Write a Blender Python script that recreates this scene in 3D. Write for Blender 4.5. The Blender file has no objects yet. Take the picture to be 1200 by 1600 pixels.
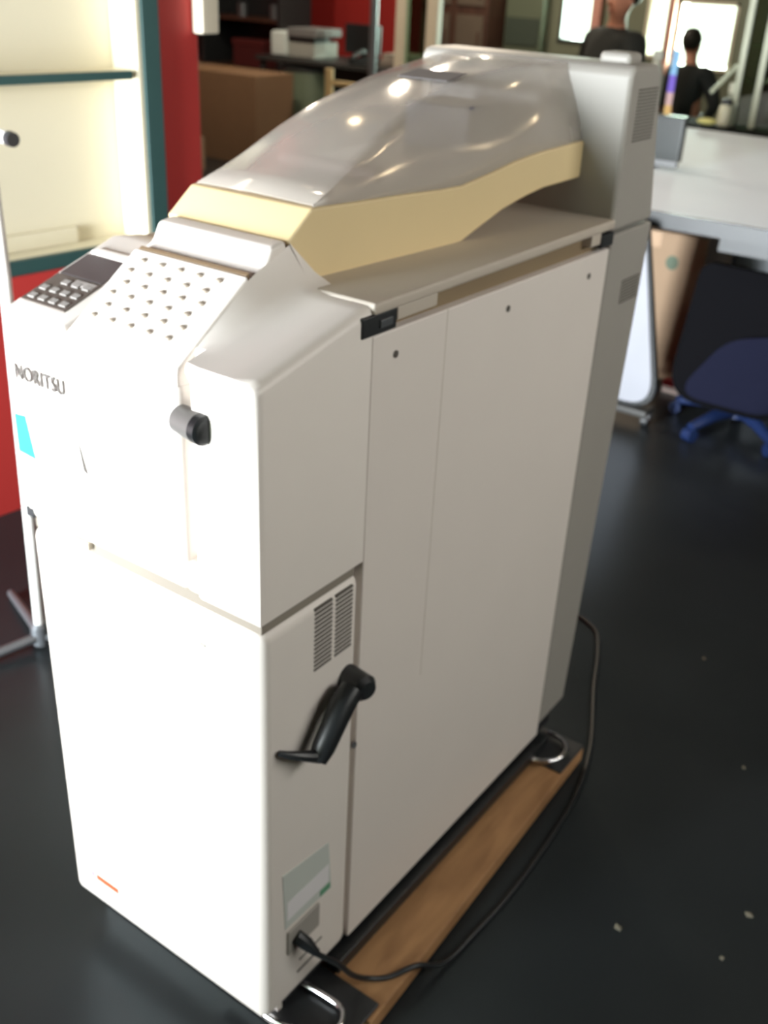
import bpy, bmesh, math, random
from mathutils import Vector, Matrix
random.seed(7)
sc = bpy.context.scene
COL = sc.collection
PI = math.pi

# ------------------------------------------------------------------ camera
K = 0.085                       # floor is z = 0, the machine's cabinet starts at z = K
F_PX, YAW, PITCH, ROLL = 1618.47, 0.6029, 0.4847, 0.0518
cy_, sy_ = math.cos(YAW), math.sin(YAW); cp_, sp_ = math.cos(PITCH), math.sin(PITCH)
fwd = Vector((-sy_*cp_, cy_*cp_, -sp_)); rt = Vector((cy_, sy_, 0)); up = rt.cross(fwd)
r2 = math.cos(ROLL)*rt + math.sin(ROLL)*up
u2 = -math.sin(ROLL)*rt + math.cos(ROLL)*up
cam = bpy.data.cameras.new('camera'); camo = bpy.data.objects.new('camera', cam); COL.objects.link(camo)
M = Matrix((( r2.x, u2.x, -fwd.x, 0.7053), (r2.y, u2.y, -fwd.y, -0.7748), (r2.z, u2.z, -fwd.z, 1.45+K), (0, 0, 0, 1)))
camo.matrix_world = M
cam.sensor_fit = 'HORIZONTAL'; cam.sensor_width = 36.0; cam.lens = 36.0*F_PX/1200.0
cam.clip_start = 0.02; cam.clip_end = 100
cam.dof.use_dof = True; cam.dof.focus_distance = 0.80; cam.dof.aperture_fstop = cam.lens/1000/0.0050
sc.camera = camo

# ------------------------------------------------------------------ world, lights, exposure
w = bpy.data.worlds.new('World'); sc.world = w; w.use_nodes = True
bg = w.node_tree.nodes['Background']; bg.inputs[0].default_value = (1.0, 0.98, 0.92, 1); bg.inputs[1].default_value = 5.0
sc.view_settings.view_transform = 'Standard'; sc.view_settings.look = 'None'
sc.view_settings.gamma = 1.0; sc.view_settings.exposure = 0.0
sc.view_settings.use_curve_mapping = False
def area(name, loc, target, sx, sy, power, color=(1, 1, 1)):
    l = bpy.data.lights.new(name, 'AREA'); l.shape = 'RECTANGLE'; l.size = sx; l.size_y = sy
    l.energy = power; l.color = color
    o = bpy.data.objects.new(name, l); COL.objects.link(o); o.location = loc
    o.rotation_euler = (Vector(target)-Vector(loc)).to_track_quat('-Z', 'Y').to_euler()
    return o
door = area('daylight_front_door', (-1.45, -3.1, 1.05), (-1.05, 5, 0.95), 1.0, 1.8, 128, (0.90, 0.96, 1.0))
door.data.spread = math.radians(62)
area('side_fill', (2.75, 1.3, 2.35), (0, 1.3, 1.5), 3.0, 0.8, 50, (1.0, 0.91, 0.93))  # fill light added for the machine's right side, at an invented window
area('daylight_back_window', (-2.87, 9.25, 1.15), (-2.0, 3, 0.6), 0.55, 0.6, 290, (0.93, 0.98, 1.0))
area('daylight_back_window_narrow', (-4.12, 9.25, 1.6), (-3.0, 3, 0.6), 0.35, 1.3, 190, (0.93, 0.98, 1.0))
sc.cycles.use_denoising = True
sc.cycles.max_bounces = 8; sc.cycles.transparent_max_bounces = 16
sc.cycles.sample_clamp_indirect = 6.0; sc.cycles.caustics_reflective = False; sc.cycles.caustics_refractive = False

# ------------------------------------------------------------------ materials
def lin(c):
    c = c/255.0
    return c/12.92 if c <= 0.04045 else ((c+0.055)/1.055)**2.4
def mat(name, rgb, rough=0.5, metal=0.0, var=0.06, scale=12.0, alpha=1.0, emit=None, bump=0.0, coords='Object', spec=0.5):
    m = bpy.data.materials.new(name); m.use_nodes = True
    nt = m.node_tree; b = nt.nodes['Principled BSDF']
    c = tuple(lin(v) for v in rgb)
    tc = nt.nodes.new('ShaderNodeTexCoord'); nz = nt.nodes.new('ShaderNodeTexNoise')
    nz.inputs['Scale'].default_value = scale; nz.inputs['Detail'].default_value = 4
    nt.links.new(tc.outputs[coords], nz.inputs['Vector'])
    mx = nt.nodes.new('ShaderNodeMix'); mx.data_type = 'RGBA'
    mx.inputs[6].default_value = (*[max(0, v*(1-var)) for v in c], 1)
    mx.inputs[7].default_value = (*[min(1, v*(1+var)) for v in c], 1)
    nt.links.new(nz.outputs['Fac'], mx.inputs[0]); nt.links.new(mx.outputs[2], b.inputs['Base Color'])
    b.inputs['Roughness'].default_value = rough; b.inputs['Metallic'].default_value = metal
    b.inputs['Specular IOR Level'].default_value = spec
    if alpha < 1: b.inputs['Alpha'].default_value = alpha
    if emit:
        b.inputs['Emission Color'].default_value = (*[lin(v) for v in emit[0]], 1); b.inputs['Emission Strength'].default_value = emit[1]
    if bump:
        bp = nt.nodes.new('ShaderNodeBump'); bp.inputs['Strength'].default_value = bump; bp.inputs['Distance'].default_value = 0.01
        nt.links.new(nz.outputs['Fac'], bp.inputs['Height']); nt.links.new(bp.outputs['Normal'], b.inputs['Normal'])
    return m
def wood(name, a, bcol, scale=4.0, rough=0.6, stretch=(1, 8, 8)):
    m = mat(name, a, rough); nt = m.node_tree; b = nt.nodes['Principled BSDF']
    mp = nt.nodes.new('ShaderNodeMapping'); tc = nt.nodes.new('ShaderNodeTexCoord'); mp.inputs['Scale'].default_value = stretch
    nz = nt.nodes.new('ShaderNodeTexNoise'); nz.inputs['Scale'].default_value = scale; nz.inputs['Detail'].default_value = 8; nz.inputs['Distortion'].default_value = 0.6
    cr = nt.nodes.new('ShaderNodeValToRGB'); cr.color_ramp.elements[0].position = 0.3; cr.color_ramp.elements[1].position = 0.7
    cr.color_ramp.elements[0].color = (*[lin(v) for v in a], 1); cr.color_ramp.elements[1].color = (*[lin(v) for v in bcol], 1)
    nt.links.new(tc.outputs['Object'], mp.inputs['Vector']); nt.links.new(mp.outputs[0], nz.inputs['Vector'])
    nt.links.new(nz.outputs['Fac'], cr.inputs[0]); nt.links.new(cr.outputs[0], b.inputs['Base Color'])
    return m
def glass(name, tint, fac, rough=0.02):
    m = bpy.data.materials.new(name); m.use_nodes = True; nt = m.node_tree; nt.nodes.clear()
    o = nt.nodes.new('ShaderNodeOutputMaterial'); t = nt.nodes.new('ShaderNodeBsdfTransparent'); g = nt.nodes.new('ShaderNodeBsdfGlossy')
    t.inputs[0].default_value = (*[lin(v) for v in tint], 1); g.inputs['Roughness'].default_value = rough
    mx = nt.nodes.new('ShaderNodeMixShader'); mx.inputs[0].default_value = fac
    nt.links.new(t.outputs[0], mx.inputs[1]); nt.links.new(g.outputs[0], mx.inputs[2]); nt.links.new(mx.outputs[0], o.inputs[0])
    return m

m_white = mat('machine_white_plastic', (228, 221, 214), 0.42, var=0.02)
m_panel = mat('machine_panel_paint', (225, 217, 210), 0.45, var=0.03, scale=5)
m_grey = mat('machine_grey_plastic', (156, 152, 145), 0.5, var=0.03)
m_yellow = mat('aged_yellow_plastic', (224, 202, 156), 0.45, var=0.05, scale=5)
m_cover = mat('machine_cover_beige', (188, 178, 165), 0.5, var=0.03)
m_dark = mat('dark_plastic', (38, 40, 42), 0.45)
m_slot = mat('recess_shade', (128, 110, 84), 0.7)  # brown stands in for the shade in the gap under the cover
m_ventd = mat('vent_shadow_plastic', (98, 94, 88), 0.7)
m_black = mat('black_plastic', (26, 29, 31), 0.4)
m_chrome = mat('chrome', (225, 225, 228), 0.12, 1.0, var=0.02)
m_steel = mat('painted_grey_steel', (112, 116, 120), 0.35, 0.6)
m_canopy = mat('smoky_acrylic', (200, 192, 182), 0.1, alpha=0.48, var=0.03)
m_floor = mat('black_floor', (38, 41, 43), 0.28, var=0.35, scale=3, bump=0.02, spec=0.35)
m_floor.node_tree.nodes['Principled BSDF'].inputs['Specular Tint'].default_value = (0.72, 0.92, 1.0, 1)  # bluish reflection tint stands in for haze over the floor
m_wood = wood('worn_plywood', (140, 102, 66), (184, 140, 96), 3.5, 0.65, (7, 1.5, 1))
m_red = mat('red_wall_paint', (172, 44, 40), 0.6, var=0.04, scale=3)
m_cream = mat('cream_laminate', (216, 207, 182), 0.5, var=0.02, scale=2)
m_teal = mat('teal_edge', (40, 70, 68), 0.5)
m_cb = mat('cardboard', (146, 122, 98), 0.85, var=0.08, scale=9)
m_cbd = mat('cardboard_dark', (120, 92, 66), 0.85, var=0.08, scale=9)
m_tablew = mat('white_tabletop', (228, 238, 250), 0.7, var=0.02)
m_navy = mat('navy_fabric', (22, 24, 40), 1.0, scale=60, spec=0.1)
m_blkfab = mat('black_fabric', (11, 11, 14), 1.0, scale=60, spec=0.1)
m_blue = mat('blue_plastic', (24, 40, 78), 0.4)
m_dgrey = mat('charcoal_laminate', (44, 46, 46), 0.5)
m_wall = mat('grey_green_wall', (112, 116, 98), 0.8, scale=3)
m_ceil = mat('ceiling_paint', (92, 88, 84), 0.9, scale=3)
m_skin = mat('skin', (196, 136, 112), 0.5)
m_hair = mat('dark_hair', (34, 28, 24), 0.6, scale=80)
m_shirt = mat('dark_shirt', (34, 36, 34), 0.9, scale=60)
m_jeans = mat('dark_trousers', (36, 40, 52), 0.9, scale=60)
m_eye = mat('eye_white', (220, 215, 205), 0.3)
m_post = mat('cream_post', (206, 196, 176), 0.5)
m_pink = mat('pinkish_post', (196, 140, 126), 0.6)
m_glass = glass('clear_glass', (225, 235, 225), 0.07)
m_gglass = glass('green_glass', (176, 186, 168), 0.10)
m_brown = wood('dark_brown_wood', (62, 38, 30), (84, 58, 46), 3, 0.5, (6, 6, 1))
m_lamp = mat('lamp_glow', (255, 236, 200), 0.5, emit=((255, 226, 180), 110.0))

# ------------------------------------------------------------------ mesh helpers
class MB:
    def __init__(s): s.bm = bmesh.new()
    def box(s, x0, x1, y0, y1, z0, z1, rot=None, piv=None):
        v = [s.bm.verts.new((x, y, z)) for z in (z0, z1) for y in (y0, y1) for x in (x0, x1)]
        for f in ((0, 2, 3, 1), (4, 5, 7, 6), (0, 1, 5, 4), (2, 6, 7, 3), (0, 4, 6, 2), (1, 3, 7, 5)):
            s.bm.faces.new([v[i] for i in f])
        if rot:
            p = Vector(piv or ((x0+x1)/2, (y0+y1)/2, (z0+z1)/2))
            R = Matrix.Rotation(rot[0], 4, rot[1])
            for a in v: a.co = R @ (a.co-p) + p
        return s
    def prism(s, loopa, loopb):
        a = [s.bm.verts.new(p) for p in loopa]; b = [s.bm.verts.new(p) for p in loopb]; n = len(a)
        s.bm.faces.new(a); s.bm.faces.new(b[::-1])
        for i in range(n): s.bm.faces.new((a[i], b[i], b[(i+1) % n], a[(i+1) % n]))
        return s
    def yz(s, prof, x0, x1):
        f0 = x0 if callable(x0) else (lambda y, z: x0); f1 = x1 if callable(x1) else (lambda y, z: x1)
        return s.prism([(f0(y, z), y, z) for y, z in prof], [(f1(y, z), y, z) for y, z in prof])
    def loft(s, rings, closed=False, cap=False):
        R = [[s.bm.verts.new(p) for p in r] for r in rings]
        for a, b in zip(R, R[1:]):
            n = len(a)
            for i in range(n if closed else n-1):
                s.bm.faces.new((a[i], a[(i+1) % n], b[(i+1) % n], b[i]))
        if cap: s.bm.faces.new(R[0][::-1]); s.bm.faces.new(R[-1])
        return s
    def tube(s, pts, r, n=10, cap=True):
        pts = [Vector(p) for p in pts]; rs = r if isinstance(r, (list, tuple)) else [r]*len(pts)
        rings = []; ref = None
        for i, p in enumerate(pts):
            t = (pts[min(i+1, len(pts)-1)]-pts[max(i-1, 0)]).normalized()
            if ref is None: ref = Vector((0, 0, 1)) if abs(t.z) < 0.9 else Vector((1, 0, 0))
            a = (ref - t*ref.dot(t)).normalized(); ref = a; b = t.cross(a)
            rings.append([p + rs[i]*(math.cos(2*PI*k/n)*a + math.sin(2*PI*k/n)*b) for k in range(n)])
        return s.loft(rings, True, cap)
    def ball(s, c, rx, ry, rz, u=16, v=10):
        m = Matrix.Translation(c) @ Matrix.Diagonal((rx, ry, rz, 1))
        bmesh.ops.create_uvsphere(s.bm, u_segments=u, v_segments=v, radius=1, matrix=m); return s
    def lathe(s, prof, c, n=24):
        rings = [[(c[0]+r*math.cos(2*PI*k/n), c[1]+r*math.sin(2*PI*k/n), c[2]+z) for k in range(n)] for r, z in prof]
        return s.loft(rings, True, True)
def spline(pts, sub=8):
    P = [Vector(p) for p in pts]; out = []
    for i in range(len(P)-1):
        p0, p1, p2, p3 = P[max(i-1, 0)], P[i], P[i+1], P[min(i+2, len(P)-1)]
        for k in range(sub):
            t = k/sub
            out.append(0.5*((2*p1)+(p2-p0)*t+(2*p0-5*p1+4*p2-p3)*t*t+(3*p1-p0-3*p2+p3)*t**3))
    out.append(P[-1]); return out
def origin_of(parent):
    o = Matrix.Identity(4)
    while parent is not None:
        o = Matrix.LocRotScale(parent.location, parent.rotation_euler, parent.scale) @ o; parent = parent.parent
    return o
def part(name, mb, m, parent=None, bevel=0.0, seg=2, smooth=None, local=False, at=None):
    """links one mesh object; geometry is given in world coordinates unless local"""
    bm = mb.bm
    bmesh.ops.recalc_face_normals(bm, faces=bm.faces)
    me = bpy.data.meshes.new(name)
    o = bpy.data.objects.new(name, me)
    COL.objects.link(o)
    if parent is not None:
        o.parent = parent
        if not local: bmesh.ops.transform(bm, matrix=origin_of(parent).inverted(), verts=bm.verts)
    elif not local:
        zs = [v.co.z for v in bm.verts]; c = sum((v.co for v in bm.verts), Vector())/len(bm.verts)
        c = Vector((c.x, c.y, min(zs))); bmesh.ops.translate(bm, vec=-c, verts=bm.verts); o.location = c
    if smooth is not None:
        for f in bm.faces: f.smooth = True
        for e in bm.edges:
            if len(e.link_faces) == 2 and e.calc_face_angle(0) > smooth: e.smooth = False
    bm.to_mesh(me); bm.free()
    me.materials.append(m)
    if bevel:
        b = o.modifiers.new('bevel', 'BEVEL'); b.width = bevel; b.segments = seg; b.limit_method = 'ANGLE'; b.angle_limit = 0.5
        for p in me.polygons: p.use_smooth = True
        wn = o.modifiers.new('wn', 'WEIGHTED_NORMAL'); wn.keep_sharp = True
    return o
def thing(name, label, cat, loc=(0, 0, 0), rz=0, group=None):
    o = bpy.data.objects.new(name, None); COL.objects.link(o); o.location = loc; o.rotation_euler = (0, 0, rz)
    o.empty_display_size = 0.05
    return tag(o, label, cat, group)
def tag(o, label, cat, group=None):
    o['label'] = label; o['category'] = cat
    if group: o['group'] = group
    return o
def struct(name, mb, m, parent=None, bevel=0.0):
    o = part(name, mb, m, parent, bevel)
    if parent is None: o['kind'] = 'structure'
    return o
SM = math.radians(35)

# ================================================================== the room
struct('floor', MB().box(-9.2, 3.05, -3.4, 9.4, -0.1, 0), m_floor)
struct('ceiling', MB().box(-9.2, 3.05, -3.4, 9.4, 2.9, 3.0), m_ceil)
def wall_open(name, axis, c0, c1, a0, a1, holes, m, z1=2.9):
    """wall along an axis with rectangular openings (a0, a1, z0, z1), sorted"""
    mb = MB(); cur = a0
    def bx(p, q, z0, zz):
        if q-p < 1e-4 or zz-z0 < 1e-4: return
        if axis == 'x': mb.box(p, q, c0, c1, z0, zz)
        else: mb.box(c0, c1, p, q, z0, zz)
    for (h0, h1, z0, zt) in holes:
        bx(cur, h0, 0, z1); bx(h0, h1, 0, z0); bx(h0, h1, zt, z1); cur = h1
    bx(cur, a1, 0, z1)
    return struct(name, mb, m)
wall_open('wall_front', 'x', -3.35, -3.2, -2.3, 3.0, [(-2.0, 0.2, 0.1, 2.3)], m_wall)
wall_open('wall_right', 'y', 2.85, 3.0, -3.35, 9.25, [(-0.2, 2.8, 1.75, 2.75)], m_wall)  # opening is added to go with the side fill light
wins = [(-4.30, -3.95, 0.97, 2.3), (-3.44, -3.215, 0.9, 2.3), (-3.14, -2.60, 0.84, 1.395)]
wall_open('wall_back', 'x', 9.0, 9.15, -5.6, 3.0, wins, m_wall)
struct('wall_back_red', MB().box(-9.1, -5.6, 8.9, 9.15, 0, 2.9), m_red)
struct('wall_left', MB().box(-2.3, -2.03, -3.35, 1.53, 0, 2.9), m_red)
struct('trim_1', MB().box(-2.16, -1.76, 1.525, 1.685, 0, 2.9), m_red, bevel=0.004)       # the red end of the left wall
struct('wall_storeroom', MB().box(-9.1, -2.165, 1.54, 1.68, 0, 2.9), m_brown)
struct('wall_far_left', MB().box(-9.2, -9.05, 1.5, 9.15, 0, 2.9), m_red)
for i, (a, b, z0, z1) in enumerate(wins):
    f = MB(); t = 0.03
    f.box(a, a+t, 9.0, 9.12, z0, z1).box(b-t, b, 9.0, 9.12, z0, z1).box(a, b, 9.0, 9.12, z1-t, z1).box(a, b, 8.98, 9.12, z0, z0+t)
    wf = struct('window_%d' % (i+1), f, m_post if i else m_dgrey)
    part('pane', MB().box(a+t, b-t, 9.05, 9.056, z0+t, z1-t), m_glass, wf)
fw = MB()
for x in (-2.0, -0.92, 0.16): fw.box(x, x+0.04, -3.32, -3.24, 0.1, 2.3)
fw.box(-2.0, 0.2, -3.32, -3.24, 0.1, 0.14).box(-2.0, 0.2, -3.32, -3.24, 2.26, 2.3)
wf = struct('window_4', fw, m_post); part('pane', MB().box(-1.96, 0.16, -3.29, -3.284, 0.14, 2.26), m_glass, wf)
fw = MB()
for y in (-0.2, 1.28, 2.76): fw.box(2.89, 2.97, y, y+0.04, 1.75, 2.75)
fw.box(2.89, 2.97, -0.2, 2.8, 1.75, 1.79).box(2.89, 2.97, -0.2, 2.8, 2.71, 2.75)
wf = struct('window_5', fw, m_post); part('pane', MB().box(2.93, 2.936, -0.16, 2.76, 1.79, 2.71), m_glass, wf)  # unseen frame and pane, added around the side fill light
struct('trim_2', MB().box(-3.95, -3.86, 8.93, 9.0, 0, 2.9), m_pink)
struct('trim_3', MB().box(-3.205, -3.15, 8.93, 9.0, 0, 2.9), m_pink)

# ================================================================== the processor
mach = thing('photo_processor', 'tall cream white photo lab machine with clear domed lid, in the middle', 'machine', (-0.22, 0.5, 0.04))
W = 0.443
def zz(z): return z+K
def P(*a): return [(y, zz(z)) for y, z in a]

# lower front body
lower = part('lower_body', MB().box(-W, 0, 0, 0.2062, zz(0.0), zz(0.722)), m_white, mach, 0.02, 4)
# side vent: two columns of slots
vent = MB()
for k in range(15):
    z = zz(0.612+k*0.0068)
    for (a, b) in ((0.104, 0.140), (0.148, 0.184)):
        sh = 0.0
        vent.box(-0.002, 0.0012, a, b, z+sh, z+sh+0.0036)
part('vent_grille', vent, m_ventd, mach)
# lever handle on the side
lev = part('lever_handle', MB().tube([(0.03, 0.152, zz(0.570)), (0.03, 0.130, zz(0.556)), (0.03, 0.090, zz(0.506)), (0.03, 0.078, zz(0.492))], [0.017, 0.0185, 0.0165, 0.013], 14), m_black, mach, smooth=SM)
part('knob', MB().tube([(0.0, 0.178, zz(0.562)), (0.038, 0.170, zz(0.563)), (0.045, 0.168, zz(0.563))], [0.019, 0.020, 0.014], 18), m_black, lev, smooth=SM)
part('spindle', MB().tube([(0.03, 0.082, zz(0.497)), (0.026, 0.064, zz(0.507)), (0.016, 0.040, zz(0.519)), (0.004, 0.028, zz(0.524))], [0.010, 0.008, 0.006, 0.004], 10), m_black, lev, smooth=SM)
# upper front: right shoulder block, lofted from the console wall outwards
def con_z(y):
    pts = [(0, 1.034), (0.122, 1.118), (0.19, 1.145), (0.24, 1.150)]
    for (a, za), (b, zb) in zip(pts, pts[1:]):
        if y <= b: return za+(zb-za)*(y-a)/(b-a)
    return pts[-1][1]
def sh_z(y): return 1.046+(1.090-1.046)*min(1, y/0.19)
rings = []
for k, y in enumerate((0, 0.012, 0.031, 0.05, 0.075, 0.1, 0.12, 0.14, 0.16, 0.18, 0.19, 0.2055, 0.2065, 0.24)):
    s = sh_z(y); c = con_z(y)-0.003; d = max(c-s, 0)
    x_in = -0.098 if y < 0.03 else -0.123
    pts = [(x_in, 0.737), (x_in, s-0.02+d*0.98)]
    if y >= 0.03: pts = [(-0.123, 0.737), (-0.123, c)]
    pts += [(-0.106, s+0.002+d*0.28), (-0.088, s+d*0.06), (-0.066, s), (-0.045, s), (-0.014, s), (-0.004, s-0.004), (0, s-0.014), (0, 0.737)] if y <= 0.206 else [(-0.106, s+0.002+d*0.28), (-0.088, s+d*0.06), (-0.066, s), (-0.045, s), (-0.04, s), (-0.038, s-0.004), (-0.036, s-0.008), (-0.036, 1.079)]
    yy = y
    if y > 0.206: pts = [(x, max(z, 1.079)) for x, z in pts]
    rings.append([(x, min(yy, 0.194+0.047*max(0, (1.147-z)/0.060)) if k else 0.0, zz(z)) for x, z in pts])
# pull the front ring in slightly for a soft edge
r0 = [(min(x, -0.006) if x > -0.03 else x, -0.004, min(z, zz(sh_z(0)-0.008))) for x, y, z in rings[0]]
r0 = [(x if i else x, y, max(z, zz(0.743))) for i, (x, y, z) in enumerate(r0)]
blk = MB().loft([r0]+rings, True, True)
for v in blk.bm.verts:
    if v.co.y > 0.21: pass
shoulder = part('shoulder_cover', blk, m_white, mach, smooth=math.radians(50))
part('front_panel', MB().box(-W, -0.1235, 0.0, 0.22, zz(0.737), zz(1.020)).box(-0.128, -0.09, 0.0, 0.2, zz(0.737), zz(0.782)), m_white, mach, 0.010, 3)
# console ramp with the button pad
ramp = part('console_ramp', MB().yz(P((-0.001, 1.012), (-0.001, 1.031), (0.003, 1.036), (0.122, 1.119), (0.122, 1.0)), -0.318, -0.1225), m_white, mach, 0.004)
dots = MB()
for i in range(6):
    for j in range(5):
        y = 0.030+0.0155*i*1.0; x = -0.296+0.0325*j + (0.008 if i % 2 else 0)
        z = 1.036+(y-0.004)*0.083/0.118
        dots.ball((x, y, zz(z)+0.0002), 0.0056, 0.0056, 0.0034, 12, 8)
part('dimple', dots, mat('dimple_cream', (186, 174, 160), 0.5), ramp, smooth=3.0)
part('pad_gap', MB().yz(P((0.121, 1.098), (0.1225, 1.118), (0.128, 1.1205), (0.129, 1.098)), -0.312, -0.128), mat('brown_gap', (140, 118, 92), 0.7), ramp)
slot = part('output_chute', MB().yz(P((0.127, 1.0), (0.128, 1.113), (0.150, 1.124), (0.162, 1.146), (0.19, 1.150), (0.20, 1.0)), -0.3185, -0.1225), m_white, mach, 0.006, 3)
# left control panel
cs = 0.067/0.2
ctrl = part('control_panel', MB().yz(P((-0.001, 1.012), (-0.001, 1.038), (0.19, 1.102), (0.245, 1.096), (0.245, 1.0)), -W, -0.3185), m_white, mach, 0.008, 3)
def onslope(x, y, h): return (x, y, zz(1.0395+y*cs*0.998)+h)
def slab(mb, x0, x1, y0, y1, h0, h1):
    return mb.prism([onslope(x0, y0, h0), onslope(x1, y0, h0), onslope(x1, y1, h0), onslope(x0, y1, h0)], [onslope(x0, y0, h1), onslope(x1, y0, h1), onslope(x1, y1, h1), onslope(x0, y1, h1)])
part('keypad', slab(MB(), -0.442+0.008, -0.348, 0.026, 0.088, -0.004, 0.0006), mat('keypad_dark', (92, 84, 78), 0.4), ctrl, 0.0)
part('display', slab(MB(), -0.432, -0.350, 0.090, 0.138, -0.004, 0.0010), mat('display_glass', (78, 74, 74), 0.2), ctrl)
keys = MB()
for j in range(4):
    for i in range(3):
        keys.box(0, 0, 0, 0, 0, 0) if False else None
        x = -0.428+0.0205*j; y = 0.032+0.019*i
        if (i, j) in ((2, 0),): continue
        slab(keys, x, x+0.0125, y, y+0.0085, 0, 0.0022)
part('key', keys, mat('key_light', (150, 146, 142), 0.5), ctrl)
slab(k2 := MB(), -0.39, -0.352, 0.074, 0.084, 0, 0.0016); part('soft_key', k2, mat('key_pale', (164, 158, 154), 0.5), ctrl)
part('panel_lip', slab(MB(), -0.43, -0.345, 0.141, 0.152, -0.004, 0.004), m_white, ctrl, 0.002)
# front details
part('groove_liner', MB().box(-0.1232, -0.0985, 0.030, 0.034, zz(0.782), zz(1.02)), mat('groove_shade_grey', (84, 82, 78), 0.7), mach)  # liner colour darkened to give the groove its shade
part('hidden_bounce_strip', MB().box(-W+0.01, -0.02, 0.052, 0.062, 0.004, zz(0.005)), m_white, mach)  # unseen white strip, added to brighten the floor reflection before the machine
knob = part('front_knob', MB().tube([(-0.120, 0.0, zz(0.976)), (-0.084, -0.006, zz(0.976))], [0.017, 0.0185], 24), mat('grey_knob', (104, 102, 100), 0.45), mach, smooth=SM)
part('knob_cap', MB().tube([(-0.0845, -0.006, zz(0.976)), (-0.074, -0.0075, zz(0.976)), (-0.071, -0.008, zz(0.976))], [0.0185, 0.018, 0.014], 24), m_black, knob, smooth=SM)
part('recess_pull', MB().prism([(-0.313, -0.0008, zz(0.894)), (-0.3115, -0.0008, zz(0.893)), (-0.297, -0.0008, zz(0.846)), (-0.306, -0.0008, zz(0.850))], [(-0.313, 0.004, zz(0.894)), (-0.3115, 0.004, zz(0.893)), (-0.297, 0.004, zz(0.846)), (-0.306, 0.004, zz(0.850))]), mat('pull_grey', (70, 66, 60), 0.6), mach)
part('blue_sticker', MB().prism([(-0.441, -0.001, zz(0.893)), (-0.418, -0.001, zz(0.896)), (-0.406, -0.001, zz(0.835)), (-0.441, -0.001, zz(0.838))], [(-0.441, 0.001, zz(0.893)), (-0.418, 0.001, zz(0.896)), (-0.406, 0.001, zz(0.835)), (-0.441, 0.001, zz(0.838))]), mat('cyan_sticker', (40, 140, 180), 0.4), mach)
part('orange_sticker', MB().box(-0.378, -0.324, -0.001, 0.001, zz(0.061), zz(0.072)), mat('orange_print', (190, 78, 36), 0.5), mach)
part('sticker_mark', MB().box(-0.392, -0.383, -0.001, 0.001, zz(0.060), zz(0.074)), mat('grey_print', (150, 140, 150), 0.5), mach)
part('door_catch', MB().box(-0.106, -0.094, -0.0015, 0.001, zz(0.664), zz(0.670)), m_grey, mach, 0.001)
part('seam_latch', MB().box(-0.37, -0.312, -0.001, 0.03, zz(0.726), zz(0.7385)), mat('latch_beige', (196, 186, 170), 0.5), mach, 0.002)
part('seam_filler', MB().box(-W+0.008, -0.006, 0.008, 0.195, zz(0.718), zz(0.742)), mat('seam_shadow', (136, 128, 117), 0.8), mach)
part('hinge_block', MB().box(-0.441, -0.425, -0.002, 0.02, zz(0.738), zz(0.752)), m_dark, mach, 0.001)
def text_mesh(name, body, size, loc, m, parent, width=None):
    c = bpy.data.curves.new(name+'_c', 'FONT'); c.body = body; c.size = size; c.extrude = 0.0006; c.offset = 0.0003; c.space_character = 1.15
    t = bpy.data.objects.new(name+'_t', c); COL.objects.link(t)
    bpy.context.view_layer.update()
    me = bpy.data.meshes.new_from_object(t.evaluated_get(bpy.context.evaluated_depsgraph_get()))
    bpy.data.objects.remove(t)
    me.name = name; w0 = max(v.co.x for v in me.vertices)-min(v.co.x for v in me.vertices)
    s = (width/w0) if width else 1
    o = bpy.data.objects.new(name, me); COL.objects.link(o); o.parent = parent
    me.transform(Matrix.Translation(loc) @ Matrix.Rotation(PI/2, 4, 'X') @ Matrix.Diagonal((s, 1, 1, 1)))
    me.transform(origin_of(parent).inverted()); me.materials.clear(); me.materials.append(m)
    return o
text_mesh('maker_lettering', 'NORITSU', 0.029, (-0.427, -0.0022, zz(0.949)), mat('lettering_grey', (84, 80, 76), 0.5), mach, 0.098)
# yellow hood under the canopy
def hx(y, z=0): return -0.1225+max(0, y-0.24)*0.083
def hl(y, z=0): return -0.332-max(0, y-0.24)*0.05
hood_prof = [(0.191, 1.147), (0.238, 1.1815), (0.324, 1.179), (0.427, 1.177), (0.50, 1.1745), (0.549, 1.1745), (0.614, 1.184), (0.682, 1.196), (0.755, 1.204), (0.878, 1.211),
             (0.878, 1.152), (0.768, 1.147), (0.72, 1.140), (0.658, 1.127), (0.592, 1.105), (0.56, 1.094), (0.513, 1.084), (0.436, 1.078), (0.33, 1.077), (0.24, 1.075)]
hood = part('yellow_hood', MB().yz(P(*hood_prof), hl, hx), m_yellow, mach, 0.004)
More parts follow.
